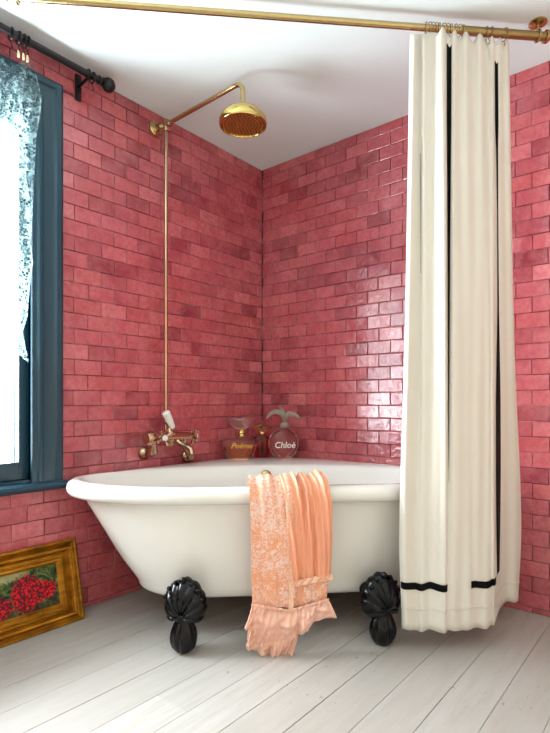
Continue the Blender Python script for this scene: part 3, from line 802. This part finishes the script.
# plain lower panel under the satin
def flat(name, mat, quad, off, ns=40, nt=20, amp=.002, fr=20, solid=.0015):
    (a, b, c, d) = quad   # top left, top right, bottom right, bottom left as (px, py)
    def fn(s, t):
        px = lerp(lerp(a[0], b[0], s), lerp(d[0], c[0], s), t); py = lerp(lerp(a[1], b[1], s), lerp(d[1], c[1], s), t)
        return uv(gu(px), VG - off - amp * math.sin(s * fr + t * 3), gz(py))
    m = MB(); m.grid(fn, ns, nt); return m.build(name, mat, gown, solid=solid, angle=180)
flat('lace_panel', M['glace'], ((292, 577), (328, 575), (326, 600), (292, 607)), .012, amp=.003, fr=14)
flat('lace_trim', M['gtrim'], ((290, 578.5), (331, 573.5), (331, 579), (290, 585)), .026, 60, 6, .003, 30)
flat('lace_trim', M['gtrim'], ((288, 575), (294, 575), (292.5, 609), (287.5, 609)), .024, 8, 40, .001, 5)
flat('lace_trim', M['gtrim'], ((250.5, 540), (287, 541), (286, 546.5), (251, 545.5)), .021, 50, 6, .003, 24)
flat('lace_trim', M['gtrim'], ((285, 500), (291, 500), (292, 577), (288, 577)), .028, 8, 60, .002, 5)
def ruffle(name, top, bot, off, nw, amp, seed):
    def fn(s, t):
        a = catmull(top, s); b = catmull(bot, s)
        px = lerp(a[0], b[0], t); py = lerp(a[1], b[1], t)
        w = math.sin(s * nw + .8 * math.sin(s * 9 + seed)) ; w2 = math.sin(s * nw * 2.3 + seed + t * 3)
        v = VG - off - amp * (w * smooth01(t * 1.3) + .45 * w2 * t + .25) - .014 * math.sin(t * PI) - .0035 * math.sin(s * nw * 3.3 + 2 * math.sin(s * 7)) * (1 - .3 * t) + .010 * mnoise.noise(Vector((s * 14, t * 5, seed)))
        py += .6 * w * t * t
        return uv(gu(px) + .003 * math.cos(s * nw) * t, v, gz(py))
    m = MB(); m.grid(fn, 180, 28); return m.build(name, M['ruffle'], gown, solid=.0016, angle=180)
ruffle('hem_ruffle', [(249, 634), (262, 630), (280, 628), (300, 622)], [(244.5, 641), (250, 648), (261, 652), (271, 660), (280, 662), (288, 665.5)], .006, 21, .009, 2.2)
ruffle('hem_ruffle', [(248, 620), (262, 622), (282, 624), (297, 624)], [(246, 636), (256, 640), (274, 645), (291, 648)], .012, 17, .005, 5.2)
ruffle('hem_ruffle', [(252, 600), (268, 604.5), (288, 608), (308, 604), (327, 598)], [(243.5, 622), (252, 628), (266, 632), (282, 633.5), (299, 632), (314, 622), (335, 615)], .022, 27, .010, 1.1)
flat('hem_seam', M['ruffle'], ((251, 599), (289, 606.5), (289, 609), (251, 602)), .031, 40, 4, .002, 40)
flat('hem_seam', M['ruffle'], ((288, 606.5), (327.5, 596.5), (327.5, 599), (288, 609)), .031, 40, 4, .002, 40)

# ------------------------------------------------------------------ gilt framed painting leaning on the left wall
FY1 = -1.309; FL = .66; xb, xt = .115, .035; FH = .352
th = math.asin((xb - xt) / FH) ; FH_z = FH * math.cos(th)
pf = thing('framed_painting', (xb, FY1 - FL, .0), 'gilt framed painting of red flowers leaning against the tiled wall', 'painting')
pf.rotation_euler = (0, -th, 0)
# built upright in local axes (x out of wall, y along, z up), origin at the lower front edge
class LMB(MB): pass
def lbuild(mb, name, mat, **k):
    me_o = mb.build(name, mat, None, **k); me_o.parent = pf; me_o.location = (0, 0, 0); return me_o
fw = .092
prof = [(0, -.032), (0, -.008), (.003, .0), (.010, .003), (.015, -.002), (.018, -.012), (.023, -.014), (.027, -.004), (.034, .002), (.042, -.001), (.047, -.012), (.051, -.018), (.056, -.012), (.062, -.011), (.066, -.020), (.070, -.021), (.074, -.013), (.082, -.013), (.087, -.020), (fw, -.024), (fw, -.03)]
mb = MB(); L = []
for s, d in prof: L.append([(d, s, s), (d, FL - s, s), (d, FL - s, FH - s), (d, s, FH - s)])
mb.loops(L, cap0=False, cap1=False); lbuild(mb, 'gilt_frame', M['gilt'], angle=30)
mb = MB(); mb.box((-.030, fw - .004, fw - .004), (-.026, FL - fw + .004, FH - fw + .004)); lbuild(mb, 'canvas', M['painting'], smooth=False)
mb = MB(); mb.box((-.036, .012, .012), (-.031, FL - .012, FH - .012)); lbuild(mb, 'backing_board', M['board'], smooth=False)

# ------------------------------------------------------------------ black curtain pole, rings and lace curtain at the window
XP = .095; fp = at_x(108, 85, XP); ZP = fp.z; y0p = -2.75
cp = thing('curtain_pole', (XP, fp.y, ZP), 'black curtain pole with ball finial above the window', 'curtain pole')
m = MB(); m.tube([(XP, y0p, ZP), (XP, fp.y - .02, ZP)], .0145, 20); m.build('pole', M['rodblack'], cp)
for yy, s in ((fp.y, 1), (y0p, -1)):
    m = MB(); m.lathe([(0, -.05), (.019, -.05), (.019, -.044), (.013, -.04), (.013, -.034), (.02, -.03), (.017, -.024), (.022, -.02), (.030, -.008), (.032, .003), (.029, .016), (.018, .028), (.006, .033), (0, .034)], (XP, yy, ZP), (0, s, 0), 24); m.build('ball_finial', M['rodblack'], cp, angle=50)
for px in (79,):
    by = at_x(px, 90, .02).y
for by in (by, -2.66):
    m = MB(); m.box((.008, by - .014, ZP - .085), (.016, by + .014, ZP + .03))
    m.tube([(.012, by, ZP - .025), (.05, by, ZP - .022), (XP, by, ZP - .018)], .007, 10); m.torus((XP, by, ZP), (0, 1, 0), .018, .0045); m.build('wall_bracket', M['rodblack'], cp, angle=40)
rings = [(11, 0), (18.5, 1), (23.5, 1), (27.5, 1), (92.5, 0)]
labs = ['black curtain ring hanging empty left of the lace curtain clips', 'black curtain ring with ivory clip, leftmost of the three over the lace', 'black curtain ring with ivory clip, middle of the three over the lace', 'black curtain ring with ivory clip, rightmost of the three over the lace', 'small black curtain ring beside the ball finial']
clip_pts = []
for (px, clip), lab in zip(rings, labs):
    yy = at_x(px, 50, XP).y
    r = thing('curtain_ring', (XP, yy, ZP - .01), lab, 'curtain ring', 'black rings on the window pole')
    m = MB(); m.torus((XP, yy, ZP - .006), (0, 1, .0), .0225, .0035, 24, 8); m.build('ring_hoop', M['rodblack'], r)
    m = MB(); zc0 = ZP - .030
    m.tube([(XP, yy, zc0), (XP, yy, zc0 - .014), (XP + .007, yy, zc0 - .022), (XP + .004, yy + .004, zc0 - .032), (XP - .004, yy, zc0 - .028)], .0022, 8); m.build('hook', M['rodblack'], r)
    if clip:
        m = MB(); m.lathe([(0, 0), (.004, -.002), (.0055, -.014), (.005, -.026), (.0, -.03)], (XP, yy, zc0 - .026), (0, 0, 1), 12); m.build('ivory_clip', M['wax'], r)
        clip_pts.append(yy)
ytopR = at_x(28, 62, XP).y
edge = [(60, 27), (75, 33), (90, 38), (110, 41), (125, 39), (150, 35), (200, 33), (250, 32), (268, 36), (290, 34), (320, 31), (335, 26), (350, 28), (361, 31)]
ztop = ZP - .075; zbot = at_x(28, 362, XP).z
lc = []
def lace_fn(s, t):
    z = lerp(ztop, zbot, t)
    # right edge follows the photo's wavering border; the curtain is gathered at its clips
    py = 403 - (z - .942) * F / 2.17
    yr = at_x(interp(edge, py), 200, XP).y
    yl = -2.34
    g = smooth01(t * 7)
    yy = lerp(yr, lerp(yr - .35, yl, g), s)
    fold = .016 * math.sin(s * 58 + 2 * math.sin(t * 5)) + .008 * math.sin(s * 131 + t * 7)
    sag = (-.045 * smooth01(abs(s - .06) / .2) * (1 - smooth01(t * 10)))
    return Vector((XP - .012 + fold * (.5 + .5 * g), yy, z + sag + (.022 * abs(math.sin(s * 30)) if t > .97 else 0)))
m = MB(); m.grid(lace_fn, 200, 110)
tag(m.build('lace_curtain', M['lace'], loc=(XP, -1.7, zbot), angle=180), 'white lace curtain hanging over the teal framed window', 'curtain')

# ------------------------------------------------------------------ light
w = bpy.data.worlds.new('world'); bpy.context.scene.world = w; w.use_nodes = True
bg = w.node_tree.nodes['Background']; bg.inputs[0].default_value = (.94, .98, 1.0, 1); bg.inputs[1].default_value = 3.0
def area(name, loc, rot, sx, sy, power, col):
    l = bpy.data.lights.new(name, 'AREA'); l.shape = 'RECTANGLE'; l.size = sx; l.size_y = sy; l.energy = power; l.color = col
    o = bpy.data.objects.new(name, l); C.objects.link(o); o.location = loc; o.rotation_euler = rot; return o
area('daylight_window_1', (-.6, (W1['a'] + W1['b']) / 2, 1.3), (0, -PI / 2 - .2, 0), 1.8, 1.3, 205, (.85, .94, 1.0))
area('fill_window_light', (-.6, (W_FILL['a'] + W_FILL['b']) / 2, 1.3), (0, -PI / 2 - .3, 0), 1.8, 1.3, 50, (.90, .96, 1.0))  # fill lamp outside the added, unseen window

s = bpy.context.scene
s.view_settings.view_transform = 'Standard'; s.view_settings.look = 'None'; s.view_settings.gamma = 1
s.view_settings.use_curve_mapping = False; s.view_settings.exposure = 0.93
s.cycles.max_bounces = 12; s.cycles.transmission_bounces = 10; s.cycles.transparent_max_bounces = 16
